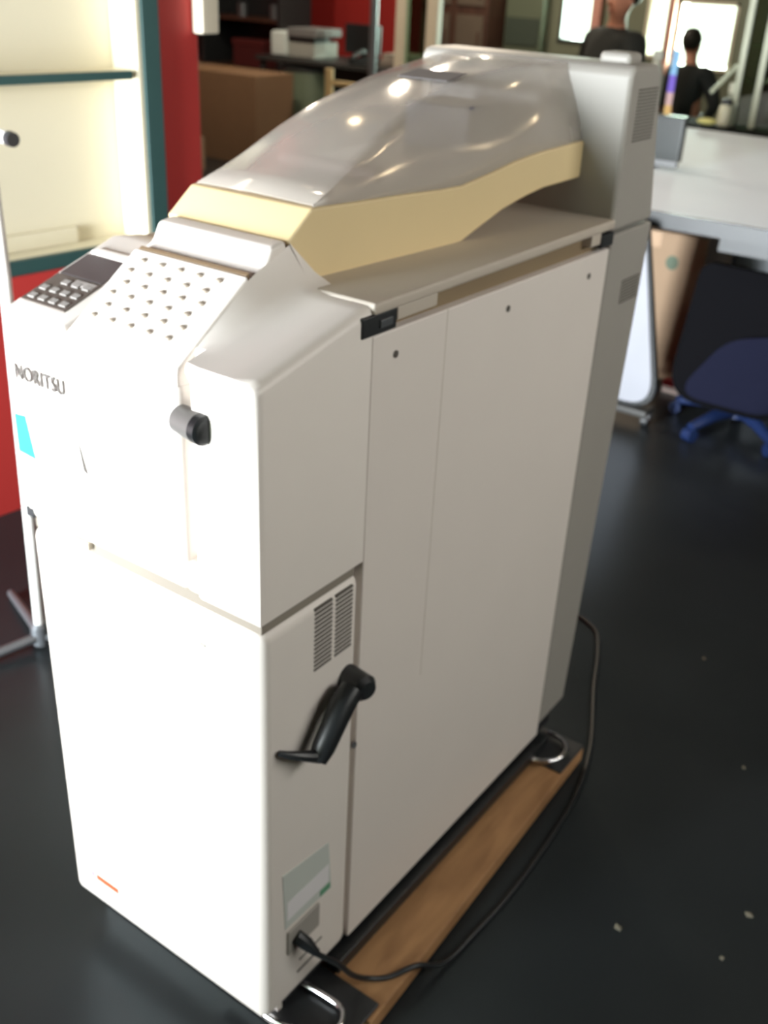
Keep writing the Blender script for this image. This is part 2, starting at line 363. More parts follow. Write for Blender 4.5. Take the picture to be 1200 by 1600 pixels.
# translucent canopy: roof follows the arc, walls stand on the hood
arc = [(0.245, 1.184), (0.29, 1.199), (0.333, 1.214), (0.38, 1.231), (0.43, 1.248), (0.48, 1.263), (0.536, 1.277), (0.59, 1.288), (0.637, 1.297), (0.70, 1.306), (0.77, 1.314), (0.83, 1.321), (0.876, 1.325)]
def low(y):
    q = hood_prof[1:10]
    for (a, za), (b, zb) in zip(q, q[1:]):
        if y <= b: return za+(zb-za)*(y-a)/(b-a)
    return q[-1][1]
def ridge(y):
    q = [(0.245, -0.1265), (0.30, -0.137), (0.41, -0.158), (0.51, -0.172), (0.63, -0.185), (0.72, -0.184), (0.78, -0.170), (0.84, -0.140), (0.88, -0.112)]
    for (a, xa), (b, xb) in zip(q, q[1:]):
        if y <= b: return xa+(xb-xa)*(y-a)/(b-a)
    return q[-1][1]
rings = []
for y, z in arc:
    a, b, t = hl(y)+0.004, hx(y)-0.003, ridge(y); lo = low(y)-0.003; h = z-lo; e = min(0.012, h*0.4)
    ring = [(a, y, zz(lo)), (a, y, zz(z-e)), (a+e*0.3, y, zz(z-e*0.3)), (a+e, y, zz(z)), ((a+t)/2, y, zz(z+0.002)), (t-e, y, zz(z+0.0005)), (t-e*0.3, y, zz(z-0.0006)), (t+(b-t)*0.10, y, zz(z-h*0.06))]
    for k in (0.25, 0.45, 0.65, 0.85): ring.append((t+(b-t)*(k+0.35*k*(1-k)), y, zz(z-h*k)))
    ring.append((b, y, zz(lo)))
    rings.append([(x, yy, zv) for x, yy, zv in ring])
canopy = part('canopy', MB().loft(rings), m_canopy, mach, smooth=SM)
sol = canopy.modifiers.new('thick', 'SOLIDIFY'); sol.thickness = 0.003; sol.offset = -1
part('canopy_label', MB().prism([(-0.285, 0.640, zz(1.3005)), (-0.195, 0.640, zz(1.3005)), (-0.195, 0.695, zz(1.3085)), (-0.285, 0.695, zz(1.3085))], [(-0.285, 0.640, zz(1.302)), (-0.195, 0.640, zz(1.302)), (-0.195, 0.695, zz(1.310)), (-0.285, 0.695, zz(1.310))]), mat('grey_label', (96, 92, 92), 0.85), canopy)
part('inner_tray', MB().yz(P((0.26, 1.1825), (0.30, 1.186), (0.60, 1.198), (0.87, 1.218), (0.87, 1.206), (0.64, 1.185), (0.50, 1.172), (0.28, 1.176)), -0.325, -0.130), mat('inner_grey', (214, 206, 198), 0.5), mach)
part('feed_cassette', MB().box(-0.34, -0.125, 0.812, 0.872, zz(1.205), zz(1.285)), mat('cassette_grey', (176, 172, 170), 0.4), mach, 0.008)
part('inner_motor', MB().box(-0.27, -0.15, 0.64, 0.74, zz(1.20), zz(1.27)), mat('motor_bluegrey', (110, 108, 116), 0.5), mach, 0.006)
part('inner_roller', MB().tube([(-0.31, 0.40, zz(1.200)), (-0.14, 0.40, zz(1.200))], 0.012, 14), mat('roller_pinkish', (150, 128, 120), 0.5), mach, smooth=SM)
# rear tower
tower = part('rear_tower', MB().yz(P((0.88, 1.070), (0.872, 1.318), (0.886, 1.330), (0.975, 1.330), (0.990, 1.318), (1.05, 1.070)), -0.40, 0.0), m_grey, mach, 0.012, 4)
tv = MB()
for k in range(16):
    z = zz(1.214+k*0.0052)
    tv.box(-0.002, 0.0012, 0.905, 0.982, z, z+0.0027)
part('tower_vent', tv, m_ventd, tower)
part('tower_cap', MB().box(-0.075, -0.02, 0.90, 0.95, zz(1.326), zz(1.346)), m_grey, tower, 0.008, 3)
part('rear_panel', MB().yz(P((0.876, 0.03), (0.884, 1.066), (1.052, 1.066), (0.988, 0.035)), -W, 0.0), m_grey, mach, 0.004)
tv = MB()
for k in range(8):
    z = zz(0.934+k*0.0056); tv.box(-0.002, 0.0012, 0.955, 1.03, z, z+0.003)
part('rear_vent', tv, m_ventd, mach)
# long side panel, cover and latches
side = part('side_panel', MB().yz(P((0.207, 0.002), (0.207, 1.052), (0.881, 1.046), (0.874, 0.002)), -W, 0.0), m_panel, mach, 0.003)
part('panel_seam', MB().box(-0.001, 0.0004, 0.375, 0.3762, zz(0.45), zz(1.05)), mat('seam_beige', (206, 198, 186), 0.6), side)
part('top_cover', MB().box(-W, 0.003, 0.205, 0.884, zz(1.078), zz(1.094)), m_cover, mach, 0.004)
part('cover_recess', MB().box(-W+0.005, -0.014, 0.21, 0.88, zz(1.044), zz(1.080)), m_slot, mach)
part('cover_tab', MB().box(-0.02, 0.002, 0.255, 0.345, zz(1.062), zz(1.08)), m_cover, mach, 0.002)
part('cover_tab', MB().box(-0.02, 0.002, 0.80, 0.835, zz(1.060), zz(1.08)), m_cover, mach, 0.002)
la = part('cover_latch', MB().box(-0.02, 0.003, 0.182, 0.252, zz(1.054), zz(1.080)), m_dark, mach, 0.002)
part('latch_clip', MB().box(0.002, 0.006, 0.215, 0.24, zz(1.062), zz(1.072)), m_steel, la, 0.001)
part('cover_latch', MB().box(-0.02, 0.003, 0.838, 0.884, zz(1.052), zz(1.074)), m_dark, mach, 0.002)
for (y, z) in ((0.257, 1.018), (0.542, 1.015), (0.81, 1.012), (0.203, 0.42)):
    part('screw', MB().tube([(-0.002, y, zz(z)), (0.0015, y, zz(z)), (0.002, y, zz(z))], [0.005, 0.005, 0.003], 12), m_steel if z < 1 else mat('screw_grey', (90, 86, 80), 0.5), side, smooth=SM)
# paper label and power inlet low on the side
lab = part('rating_label', MB().prism([(-0.001, 0.040, zz(0.285)), (-0.001, 0.146, zz(0.268)), (-0.001, 0.156, zz(0.165)), (-0.001, 0.046, zz(0.17))], [(0.001, 0.040, zz(0.285)), (0.001, 0.146, zz(0.268)), (0.001, 0.156, zz(0.165)), (0.001, 0.046, zz(0.17))]), mat('label_greenish_grey', (196, 202, 196), 0.5), mach)
part('label_strip', MB().box(0, 0.0014, 0.05, 0.148, zz(0.185), zz(0.222)), mat('label_white', (226, 224, 226), 0.5), lab)
part('label_stamp', MB().box(0, 0.0016, 0.128, 0.152, zz(0.168), zz(0.180)), mat('label_green', (92, 150, 118), 0.5), lab)
part('power_inlet', MB().box(-0.002, 0.004, 0.05, 0.125, zz(0.11), zz(0.16)), m_grey, mach, 0.002)
part('inlet_slit', MB().box(-0.002, 0.0012, 0.075, 0.13, zz(0.046), zz(0.05)).box(-0.002, 0.0012, 0.08, 0.135, zz(0.07), zz(0.073)), m_ventd, mach)
for (x, y) in ((-0.38, 0.16), (-0.06, 0.2), (-0.38, 0.9), (-0.06, 0.9)):
    part('foot', MB().lathe([(0.022, 0), (0.024, 0.012), (0.014, 0.016), (0.014, 0.06)], (x, y, 0.0405), 16), m_black, mach, smooth=SM)
part('under_frame', MB().box(-W+0.03, -0.015, 0.064, 0.96, zz(-0.022), zz(0.012)), m_dark, mach)

part('shade_strip', MB().box(-0.012, 0.015, 0.165, 0.90, 0.046, 0.074), m_black, mach, 0.003)  # black strip added under the panel, standing in for shade on the board
# board it stands on
board = thing('dolly_board', 'worn brown plywood board under the white machine', 'board', (-0.2, 0.5, 0))
part('deck', MB().prism([(-0.42, 0.13, 0.006), (0.108, 0.13, 0.006), (0.078, 0.955, 0.006), (-0.42, 0.955, 0.006)], [(-0.42, 0.13, 0.04), (0.108, 0.13, 0.04), (0.078, 0.955, 0.04), (-0.42, 0.955, 0.04)]), m_wood, board, 0.003)
def loopbar(pts): return MB().tube(spline(pts, 6), 0.0055, 10)
pl = part('corner_plate', MB().box(-0.13, 0.10, 0.035, 0.165, 0.038, 0.046), m_dark, board, 0.003)
part('loop_handle', loopbar([(-0.03, 0.03, 0.056), (0.01, 0.035, 0.056), (0.06, 0.055, 0.056), (0.078, 0.085, 0.056), (0.062, 0.112, 0.056), (0.02, 0.115, 0.056), (-0.03, 0.11, 0.056)]), m_chrome, pl, smooth=3)
pl = part('corner_plate', MB().box(-0.10, 0.078, 0.845, 0.955, 0.038, 0.046), m_dark, board, 0.003)
part('loop_handle', loopbar([(-0.03, 0.838, 0.058), (0.0, 0.832, 0.058), (0.03, 0.835, 0.058), (0.055, 0.858, 0.058), (0.062, 0.895, 0.058), (0.04, 0.925, 0.058), (0.0, 0.93, 0.058)]), m_chrome, pl, smooth=3)
for (x, y) in ((-0.36, 0.2), (0.03, 0.2), (-0.36, 0.88), (0.03, 0.88)):
    part('skid', MB().box(x-0.03, x+0.03, y-0.04, y+0.04, 0, 0.007), m_dark, board)

# power cord
cord = MB().tube(spline([(0.004, 0.072, zz(0.133)), (0.030, 0.082, zz(0.108)), (0.046, 0.12, zz(0.058)), (0.05, 0.155, zz(0.0)), (0.062, 0.185, 0.055), (0.085, 0.215, 0.047), (0.108, 0.26, 0.048), (0.128, 0.32, 0.012), (0.135, 0.42, 0.006), (0.14, 0.53, 0.005), (0.135, 0.68, 0.005), (0.116, 0.86, 0.005), (0.07, 1.02, 0.005), (-0.01, 1.2, 0.005), (-0.075, 1.36, 0.005), (-0.13, 1.45, 0.005), (-0.25, 1.50, 0.005)], 8), 0.0048, 8)
co = part('power_cord', cord, m_black, smooth=3); tag(co, 'black power cord trailing from the white machine across the black floor', 'cord')
part('plug', MB().tube([(0.003, 0.068, zz(0.138)), (0.018, 0.076, zz(0.124)), (0.032, 0.084, zz(0.106))], [0.011, 0.011, 0.006], 10), m_black, co, smooth=SM)

# ================================================================== left: display unit and stand
unit = thing('display_cabinet', 'cream open display cabinet with teal edges on a red plinth, by the red wall', 'cabinet', (-1.93, 0.88, 0))
def ux(y, d=0.0): return -1.752-0.10*(1.46-y)-d
def ubox(name, m, y0, y1, z0, z1, d0, d1, par=unit, bevel=0.002):
    return part(name, MB().prism([(ux(y0, d0), y0, z0), (ux(y1, d0), y1, z0), (ux(y1, d1), y1, z0), (ux(y0, d1), y0, z0)], [(ux(y0, d0), y0, z1), (ux(y1, d0), y1, z1), (ux(y1, d1), y1, z1), (ux(y0, d1), y0, z1)]), m, par, bevel)
Y0, Y1 = 0.20, 1.518
ubox('plinth', m_red, Y0, Y1, 0.0, 0.712, 0.004, 0.128)
ubox('bottom_rail', m_teal, Y0, 1.452, 0.714, 0.755, 0.0, 0.02)
ubox('bottom_shelf', m_cream, Y0, 1.44, 0.73, 0.752, 0.022, 0.11)
ubox('back_panel', m_cream, Y0, Y1, 0.714, 2.1, 0.112, 0.13)
ubox('upright', m_teal, 1.458, Y1, 0.714, 2.1, 0.0, 0.02)
ubox('side_panel', m_cream, 1.438, 1.456, 0.714, 2.1, 0.006, 0.11)
ubox('upright', m_teal, Y0, Y0+0.06, 0.714, 2.1, 0.0, 0.02)
ubox('side_panel', m_cream, Y0+0.062, Y0+0.08, 0.714, 2.1, 0.006, 0.11)
shf = ubox('shelf', m_cream, Y0+0.082, 1.436, 1.214, 1.234, 0.022, 0.11)
ubox('shelf_edge', m_teal, Y0+0.082, 1.420, 1.212, 1.236, 0.004, 0.021, shf)
ubox('low_ledge', mat('cream_ledge', (212, 203, 178), 0.5), Y0+0.082, 1.26, 0.753, 0.80, 0.095, 0.111)
ubox('top_panel', m_cream, Y0, Y1, 2.1, 2.12, 0.0, 0.13)

stand = thing('display_stand', 'slim chrome stand with a side arm, left of the white machine', 'stand', (-1.19, 0.49, 0))
sx, sy = -1.175, 0.49
part('pole', MB().tube([(sx-0.005, sy, 0.012), (sx+0.035, sy, 0.93), (sx+0.03, sy, 1.75)], 0.0125, 14), mat('pale_pole', (226, 226, 222), 0.3, 0.2), stand, smooth=SM)
arm = part('arm', MB().tube([(sx-0.17, sy+0.02, 1.226), (sx+0.125, sy-0.015, 1.217)], 0.0125, 14), mat('pale_arm', (228, 226, 220), 0.3, 0.2), stand, smooth=SM)
part('end_cap', MB().tube([(sx+0.125, sy-0.015, 1.217), (sx+0.140, sy-0.017, 1.2165)], [0.0145, 0.0135], 14), m_dark, arm, smooth=SM)
part('hub', MB().lathe([(0.022, 0.0), (0.022, 0.05), (0.014, 0.06)], (sx-0.005, sy, 0.008), 16), m_steel, stand, smooth=SM)
for a in (160, 256, 40):
    r = math.radians(a)
    part('leg', MB().tube([(sx, sy, 0.03), (sx+0.14*math.cos(r), sy+0.14*math.sin(r), 0.022), (sx+0.26*math.cos(r), sy+0.26*math.sin(r), 0.012)], [0.012, 0.012, 0.01], 10), m_steel, stand, smooth=SM)

# small cream box on the red wall end
cb = thing('wall_switch_box', 'narrow cream box fixed to the end of the red wall', 'switch box', (-1.72, 1.695, 1.33))
part('housing', MB().box(-1.757, -1.715, 1.66, 1.732, 1.33, 1.62), m_post, cb, 0.006)
part('switch', MB().box(-1.716, -1.71, 1.685, 1.707, 1.45, 1.49), m_white, cb, 0.002)

# ================================================================== dark back office
desk = thing('office_desk', 'long dark desk in the back office before the red wall', 'desk', (-5.2, 6.9, 0))
part('desktop', MB().box(-5.95, -4.35, 6.55, 7.25, 0.765, 0.80), m_dgrey, desk, 0.003)
part('modesty_panel', MB().box(-5.25, -4.45, 6.75, 6.77, 0.25, 0.765), m_dark, desk)
for (x, y) in ((-5.92, 6.58), (-5.92, 7.2), (-4.40, 6.58), (-4.40, 7.2)):
    part('leg', MB().box(x, x+0.04, y, y+0.04, 0, 0.765), m_dgrey, desk)
ped = thing('metal_bin', 'grey green metal drum standing under the dark office desk', 'bin', (-5.53, 6.72, 0))
part('body', MB().lathe([(0.21, 0.0), (0.225, 0.02), (0.235, 0.35), (0.235, 0.70)], (-5.53, 6.72+0.06, 0.0), 28), mat('green_grey_metal', (112, 124, 104), 0.4, 0.2), ped, smooth=SM)
part('lid', MB().lathe([(0.24, 0.70), (0.24, 0.73), (0.1, 0.745)], (-5.53, 6.78, 0.0), 28), m_dgrey, ped, smooth=SM)
prn = thing('printer', 'small grey white printer on the left end of the dark office desk', 'printer', (-5.62, 6.85, 0.80))
part('body', MB().box(-5.84, -5.40, 6.68, 7.02, 0.80, 0.93), mat('printer_grey', (150, 152, 146), 0.5), prn, 0.012)
part('side_cover', MB().box(-5.86, -5.68, 6.65, 7.03, 0.802, 1.0), mat('printer_pale', (196, 206, 204), 0.5), prn, 0.02)
part('scanner_lid', MB().box(-5.68, -5.36, 6.66, 7.02, 0.965, 1.035), mat('printer_lid', (108, 108, 108), 0.5), prn, 0.01)
part('paper_slot', MB().box(-5.67, -5.40, 6.67, 6.9, 0.93, 0.965), m_black, prn)
mon = thing('desk_monitor', 'dark monitor turned away on the middle of the office desk', 'monitor', (-5.05, 6.95, 0.80))
part('screen', MB().box(-5.26, -4.90, 6.93, 6.97, 0.86, 1.09), m_black, mon, 0.006)
part('neck', MB().box(-5.10, -5.06, 6.95, 6.98, 0.81, 0.90), m_black, mon)
part('base', MB().box(-5.19, -4.97, 6.86, 7.06, 0.80, 0.812), m_black, mon, 0.003)
tel = thing('telephone', 'black desk telephone in front of the dark monitor', 'telephone', (-4.86, 6.70, 0.80))
part('body', MB().yz([(6.6, 0.80), (6.6, 0.82), (6.8, 0.87), (6.8, 0.80)], -4.96, -4.78), m_black, tel, 0.005)
part('handset', MB().tube(spline([(-4.94, 6.61, 0.845), (-4.94, 6.66, 0.87), (-4.94, 6.75, 0.895), (-4.94, 6.80, 0.885)], 4), [0.02]*13, 10), m_black, tel, smooth=SM)
tray = thing('paper_tray', 'low grey tray of papers on the right end of the office desk', 'tray', (-4.58, 6.9, 0.80))
part('tray', MB().box(-4.74, -4.42, 6.72, 7.05, 0.80, 0.85), mat('tray_grey', (122, 112, 104), 0.5), tray, 0.01)
part('paper', MB().box(-4.72, -4.44, 6.74, 7.03, 0.85, 0.90), mat('grey_paper', (138, 128, 118), 0.8), tray)

sh = thing('dark_shelf_unit', 'tall dark shelf unit at the back left of the office', 'shelf', (-7.1, 7.7, 0))
part('back', MB().box(-8.6, -6.50, 7.95, 7.98, 0, 2.2), m_dark, sh)
for x in (-8.6, -7.55, -6.53): part('upright', MB().box(x, x+0.03, 7.5, 7.95, 0, 2.2), m_dark, sh)
for z in (0.08, 0.55, 1.0, 1.6): part('shelf', MB().box(-8.57, -6.53, 7.5, 7.95, z, z+0.03), m_brown, sh)
for i, (x, lb) in enumerate(((-7.06, 'left round silver tin on the upper dark office shelf'), (-6.64, 'right round silver tin on the upper dark office shelf'))):
    t = part('tin', MB().lathe([(0.05, 0), (0.05, 0.12), (0.046, 0.125)], (x, 7.6, 1.03), 18), m_steel, smooth=SM); tag(t, lb, 'tin', 'tins on the office shelf')
rb = thing('red_folder_box', 'dull red file box low on the dark office shelf', 'box', (-6.95, 7.68, 0.58))
part('body', MB().box(-7.15, -6.75, 7.55, 7.82, 0.58, 0.80), mat('dull_red', (84, 30, 30), 0.7), rb, 0.004)
part('lid', MB().box(-7.16, -6.74, 7.54, 7.83, 0.78, 0.83), mat('dull_red_lid', (94, 34, 33), 0.7), rb, 0.004)

def carton(name, label, x0, x1, y0, y1, z0, z1, m, rz=0, stain=None, group=None, flaps=False):
    c = ((x0+x1)/2, (y0+y1)/2, z0)
    t = thing(name, label, 'box', c, rz, group)
    hx_, hy_, h = (x1-x0)/2, (y1-y0)/2, z1-z0
    part('body', MB().box(-hx_, hx_, -hy_, hy_, 0, h), m, t, 0.004, local=True)
    part('tape', MB().box(-0.025, 0.025, -hy_-0.0012, hy_+0.0012, h-0.06, h+0.0015), mat('parcel_tape', (150, 116, 78), 0.35), t, local=True)
    if flaps:
        part('flap', MB().box(-hx_, hx_, -hy_-0.003, hy_*0.05, h+0.001, h+0.005), m, t, local=True)
    if stain: part('print_mark', MB().ball((stain[0], -hy_, stain[1]), 0.028, 0.001, 0.03, 14, 8), mat('green_print', (84, 96, 80), 0.8), t, local=True)
    return t
carton('cardboard_box', 'big brown cardboard box left of the office desk', -6.75, -5.40, 5.95, 6.42, 0, 0.70, m_cbd)
carton('flat_carton', 'low pale carton in front of the big brown box, beside the red wall end', -6.35, -5.55, 5.0, 5.5, 0, 0.26, m_cb)
carton('small_white_box', 'small grey white box beside the red wall end', -6.15, -5.95, 5.62, 5.80, 0, 0.28, mat('box_greywhite', (150, 140, 128), 0.8))

cp = thing('chrome_pole', 'thin chrome pole before the office desk and red wall', 'pole', (-4.27, 6.0, 0))
part('shaft', MB().tube([(-4.275, 6.0, 0.01), (-4.275, 6.0, 2.2)], 0.03, 14), m_steel, cp, smooth=SM)
part('base', MB().lathe([(0.13, 0), (0.13, 0.012), (0.04, 0.03)], (-4.275, 6.0, 0), 20), m_steel, cp, smooth=SM)
ac = thing('tall_stool', 'small pale wooden stool with a T-shaped back in front of the office desk', 'stool', (-3.80, 5.1, 0))
mw = mat('pale_wood', (206, 182, 132), 0.5)
part('back_post', MB().box(-3.91, -3.855, 4.98, 5.01, 0.62, 0.925), mw, ac, 0.006)
part('arm_rail', MB().box(-3.855, -3.66, 4.98, 5.01, 0.825, 0.855), mw, ac, 0.006)
part('seat', MB().box(-3.93, -3.60, 4.97, 5.28, 0.60, 0.635), mw, ac, 0.01)
for x in (-3.91, -3.645):
    for y in (5.0, 5.23): part('leg', MB().box(x, x+0.03, y, y+0.03, 0, 0.60), mw, ac, 0.004)

# glazed screen with cream posts
gs = thing('glazed_screen', 'glazed screen with two cream posts right of the red back wall', 'screen', (-3.88, 6.0, 0))
part('post', MB().box(-4.06, -3.975, 5.97, 6.03, 0, 2.4), m_post, gs, 0.004)
part('post', MB().box(-3.795, -3.70, 5.97, 6.03, 0, 2.4), m_post, gs, 0.004)
part('pane', MB().box(-3.975, -3.795, 5.996, 6.002, 0.25, 2.35), m_gglass, gs)
part('kick_panel', MB().box(-3.975, -3.795, 5.98, 6.02, 0.0, 0.25), m_dgrey, gs)
part('head_rail', MB().box(-4.06, -3.70, 5.97, 6.03, 2.4, 2.46), m_post, gs)

# brown cupboards on the back wall
bc = thing('brown_cupboard', 'tall dark brown cupboard against the back wall behind the clear lid', 'cupboard', (-5.2, 8.75, 0))
part('carcass', MB().box(-5.58, -4.82, 8.55, 8.98, 0, 2.3), m_brown, bc, 0.004)
mgp = mat('grey_brown_panel', (96, 84, 72), 0.6)
for a, b in ((-5.56, -5.24), (-5.16, -4.86)):
    d = part('door', MB().box(a, b, 8.53, 8.55, 0.1, 1.16), mgp, bc, 0.003)
    part('handle', MB().box(b-0.05, b-0.03, 8.51, 8.53, 0.9, 1.02), m_brown, d, 0.003)
    d = part('door', MB().box(a, b, 8.53, 8.55, 1.24, 2.2), mgp, bc, 0.003)
    part('handle', MB().box(b-0.05, b-0.03, 8.51, 8.53, 1.3, 1.42), m_brown, d, 0.003)
gc = thing('green_cabinet', 'dark green cabinet with a darker band beside the left bright window', 'cabinet', (-4.55, 8.8, 0))
part('body', MB().box(-4.80, -4.40, 8.84, 8.98, 0, 2.2), mat('dark_green_paint', (92, 100, 82), 0.6), gc, 0.004)
part('drawer_front', MB().box(-4.78, -4.42, 8.82, 8.84, 0.92, 1.16), mat('darker_green', (58, 68, 58), 0.6), gc, 0.003)
part('drawer_front', MB().box(-4.78, -4.42, 8.82, 8.84, 0.62, 0.84), mat('mid_green', (80, 86, 74), 0.6), gc, 0.003)

# ================================================================== right: table, monitor, boxes, chair
tb = thing('white_table', 'big white topped table with a black edge at the right', 'table', (0.1, 4.15, 0))
top = zz(0.70)
part('tabletop', MB().prism([(-2.0, 2.97, top-0.02), (1.6, 3.0, top-0.02), (1.6, 5.36, top-0.02), (-2.0, 5.46, top-0.02)], [(-2.0, 2.97, top), (1.6, 3.0, top), (1.6, 5.36, top), (-2.0, 5.46, top)]), m_tablew, tb, 0.003)
part('edge_frame', MB().prism([(-2.0, 2.955, top-0.055), (1.6, 2.985, top-0.055), (1.6, 2.998, top-0.055), (-2.0, 2.968, top-0.055)], [(-2.0, 2.955, top), (1.6, 2.985, top), (1.6, 2.998, top), (-2.0, 2.968, top)]), m_black, tb)
part('apron', MB().box(-0.52, 1.5, 3.10, 3.14, top-0.13, top-0.02), m_black, tb)
part('modesty_panel', MB().box(-1.9, 1.45, 3.95, 3.97, 0.10, top-0.02), mat('panel_grey', (150, 153, 157), 0.6), tb)
for (x, y) in ((-1.95, 3.06), (1.5, 3.10), (-1.95, 5.3), (1.5, 5.25)):
    part('leg', MB().box(x, x+0.05, y, y+0.05, 0, top-0.02), m_dgrey, tb)

mo = thing('flat_monitor', 'dark flat monitor standing on the white table', 'monitor', (-1.3, 3.9, top))
part('screen', MB().box(-1.50, -1.02, 3.88, 3.93, top+0.035, top+0.225), mat('dark_screen', (58, 62, 62), 0.25), mo, 0.006)
part('lower_bezel', MB().box(-1.495, -1.022, 3.875, 3.90, top+0.012, top+0.042), mat('bezel_grey', (112, 114, 116), 0.4), mo, 0.004)
part('foot', MB().box(-1.40, -1.15, 3.86, 4.02, top, top+0.014), m_dark, mo, 0.004)

carton('cardboard_box', 'brown cardboard box with a green mark under the edge of the white table', -1.12, -0.68, 3.42, 3.86, 0, zz(0.53), m_cb, 0.06, (0.085, 0.50), flaps=True)

wb = thing('white_panel_stand', 'white rounded panel with black edging on casters behind the white machine', 'panel', (-0.72, 2.87, 0))
def roundpoly(pts, r, n=7):
    out = []; m = len(pts)
    for i in range(m):
        p = Vector(pts[i]); a = Vector(pts[i-1]); b = Vector(pts[(i+1) % m]); rr = r[i]
        da = (a-p).normalized(); db = (b-p).normalized(); s = p+da*rr; e = p+db*rr
        for k in range(n+1):
            t = k/n; out.append(s*(1-t)**2+p*2*t*(1-t)+e*t*t)
    return out
po = roundpoly([(-0.86, 0.07), (-0.555, 0.07), (-0.715, 0.76), (-0.80, 0.76)], [0.08, 0.13, 0.03, 0.03])
part('edging', MB().prism([(p.x, 2.865, p.y) for p in po], [(p.x, 2.895, p.y) for p in po]), m_black, wb, 0.002)
ctr = Vector((-0.73, 0.40)); pi_ = [ctr+Vector(((p-ctr).x*0.88, (p-ctr).y*0.95)) for p in po]
part('face', MB().prism([(p.x, 2.856, p.y) for p in pi_], [(p.x, 2.866, p.y) for p in pi_]), mat('white_panel_face', (150, 152, 160), 0.5), wb)
part('foot_bar', MB().box(-0.86, -0.585, 2.83, 2.92, 0.045, 0.072), mat('dark_bar', (58, 58, 56), 0.5), wb, 0.006)
for x in (-0.83, -0.60):
    c = part('caster', MB().tube([(x-0.012, 2.875, 0.023), (x+0.012, 2.875, 0.023)], 0.023, 16), m_dark, wb, smooth=SM)
    part('fork', MB().box(x-0.018, x+0.018, 2.862, 2.888, 0.03, 0.05), m_chrome, c, 0.003)

ch = thing('office_chair', 'low black and navy office chair with a blue star base at the right', 'chair', (-0.30, 3.02, 0))
bp = roundpoly([(-0.255, 0.0), (0.255, 0.0), (0.235, 0.50), (-0.235, 0.50)], [0.13, 0.16, 0.15, 0.06])
cxo = -0.315
def bulge(x, z): return 0.05*(x/0.25)**2 + 0.10*(z/0.5)
ring_f = []; 
for sc_, dy in ((0.9, -0.022), (1.0, 0.0), (1.0, 0.035), (0.9, 0.055)):
    ring_f.append([(cxo+p.x*sc_, 2.90+dy+bulge(p.x, p.y), 0.125+0.25+(p.y-0.25)*sc_) for p in bp])
bk = part('backrest', MB().loft(ring_f, True, True), m_blkfab, ch, smooth=SM)
lp = roundpoly([(-0.20, 0.03), (0.215, 0.03), (0.215, 0.33), (-0.05, 0.27)], [0.1, 0.12, 0.08, 0.08])
part('lumbar_panel', MB().loft([[(cxo+p.x, 2.866+bulge(p.x, p.y), 0.125+p.y) for p in lp], [(cxo+0.0+p.x*0.96, 2.862+bulge(p.x, p.y), 0.125+0.17+(p.y-0.17)*0.95) for p in lp]], True, True), m_navy, bk, smooth=SM)
part('seat', MB().box(cxo-0.24, cxo+0.24, 3.0, 3.42, 0.36, 0.43), m_blkfab, ch, 0.03, 4)
part('bracket', MB().box(cxo-0.03, cxo+0.03, 2.97, 3.15, 0.30, 0.36), m_dark, ch, 0.005)
part('column', MB().tube([(cxo, 3.08, 0.07), (cxo, 3.08, 0.36)], 0.025, 14), m_dark, ch, smooth=SM)
base = part('hub', MB().lathe([(0.045, 0.06), (0.045, 0.11), (0.03, 0.12)], (cxo, 3.08, 0), 18), m_blue, ch, smooth=SM)
for k in range(5):
    a = math.radians(-113+72*k); dx, dy = math.cos(a), math.sin(a)
    part('leg', MB().tube([(cxo, 3.08, 0.09), (cxo+0.14*dx, 3.08+0.14*dy, 0.08), (cxo+0.25*dx, 3.08+0.25*dy, 0.055)], [0.028, 0.024, 0.018], 10), m_blue, ch, smooth=SM)
    part('caster', MB().tube([(cxo+0.25*dx-0.02*dy, 3.08+0.25*dy+0.02*dx, 0.025), (cxo+0.25*dx+0.02*dy, 3.08+0.25*dy-0.02*dx, 0.025)], 0.025, 14), m_blue, ch, smooth=SM)
pk = thing('small_packet', 'small red and white packet on the floor by the cardboard box', 'packet', (-0.66, 3.30, 0))
part('carton', MB().box(-0.70, -0.60, 3.28, 3.33, 0, 0.05), mat('packet_white', (190, 170, 160), 0.6), pk, 0.003)
part('red_band', MB().box(-0.701, -0.64, 3.279, 3.331, 0.03, 0.052), mat('packet_red', (170, 40, 46), 0.6), pk, 0.002)

# black counter behind the table and what stands on it
ct = thing('black_counter', 'long black topped counter with grey front behind the white table', 'counter', (-0.2, 5.66, 0))
ctop = zz(0.715)
part('worktop', MB().box(-2.6, 2.6, 5.50, 5.86, ctop-0.035, ctop), mat('counter_black', (30, 32, 31), 0.95, spec=0.1), ct, 0.003)
part('front_panel', MB().box(-2.55, 2.55, 5.56, 5.84, 0, ctop-0.035), mat('counter_front_grey', (176, 178, 182), 0.5), ct)
gp = thing('glass_partition', 'green tinted glass partition on the black counter at the right edge', 'partition', (-0.3, 5.6, ctop))
mfr = mat('pale_green_edge', (150, 154, 134), 0.4)
for x in (-1.40, -1.28, -1.10, 0.2): part('post', MB().box(x, x+0.035, 5.6, 5.63, ctop, 2.2), mfr, gp, 0.003)
part('pane', MB().box(-1.40, 0.2, 5.612, 5.618, ctop, 2.2), m_gglass, gp)
part('shelf', MB().box(-1.40, 0.2, 5.63, 5.80, zz(1.14), zz(1.152)), mfr, gp, 0.002)
part('brace', MB().tube([(-1.40, 5.66, zz(1.0)), (-1.26, 5.66, zz(0.90))], 0.012, 8).tube([(-1.55, 5.66, zz(0.88)), (-1.42, 5.66, zz(1.04))], 0.012, 8), mfr, gp)
bs = thing('display_rack', 'dim green display rack behind the glass partition', 'rack', (-1.0, 6.9, 0))
mdk = mat('dim_green', (74, 84, 70), 0.7)
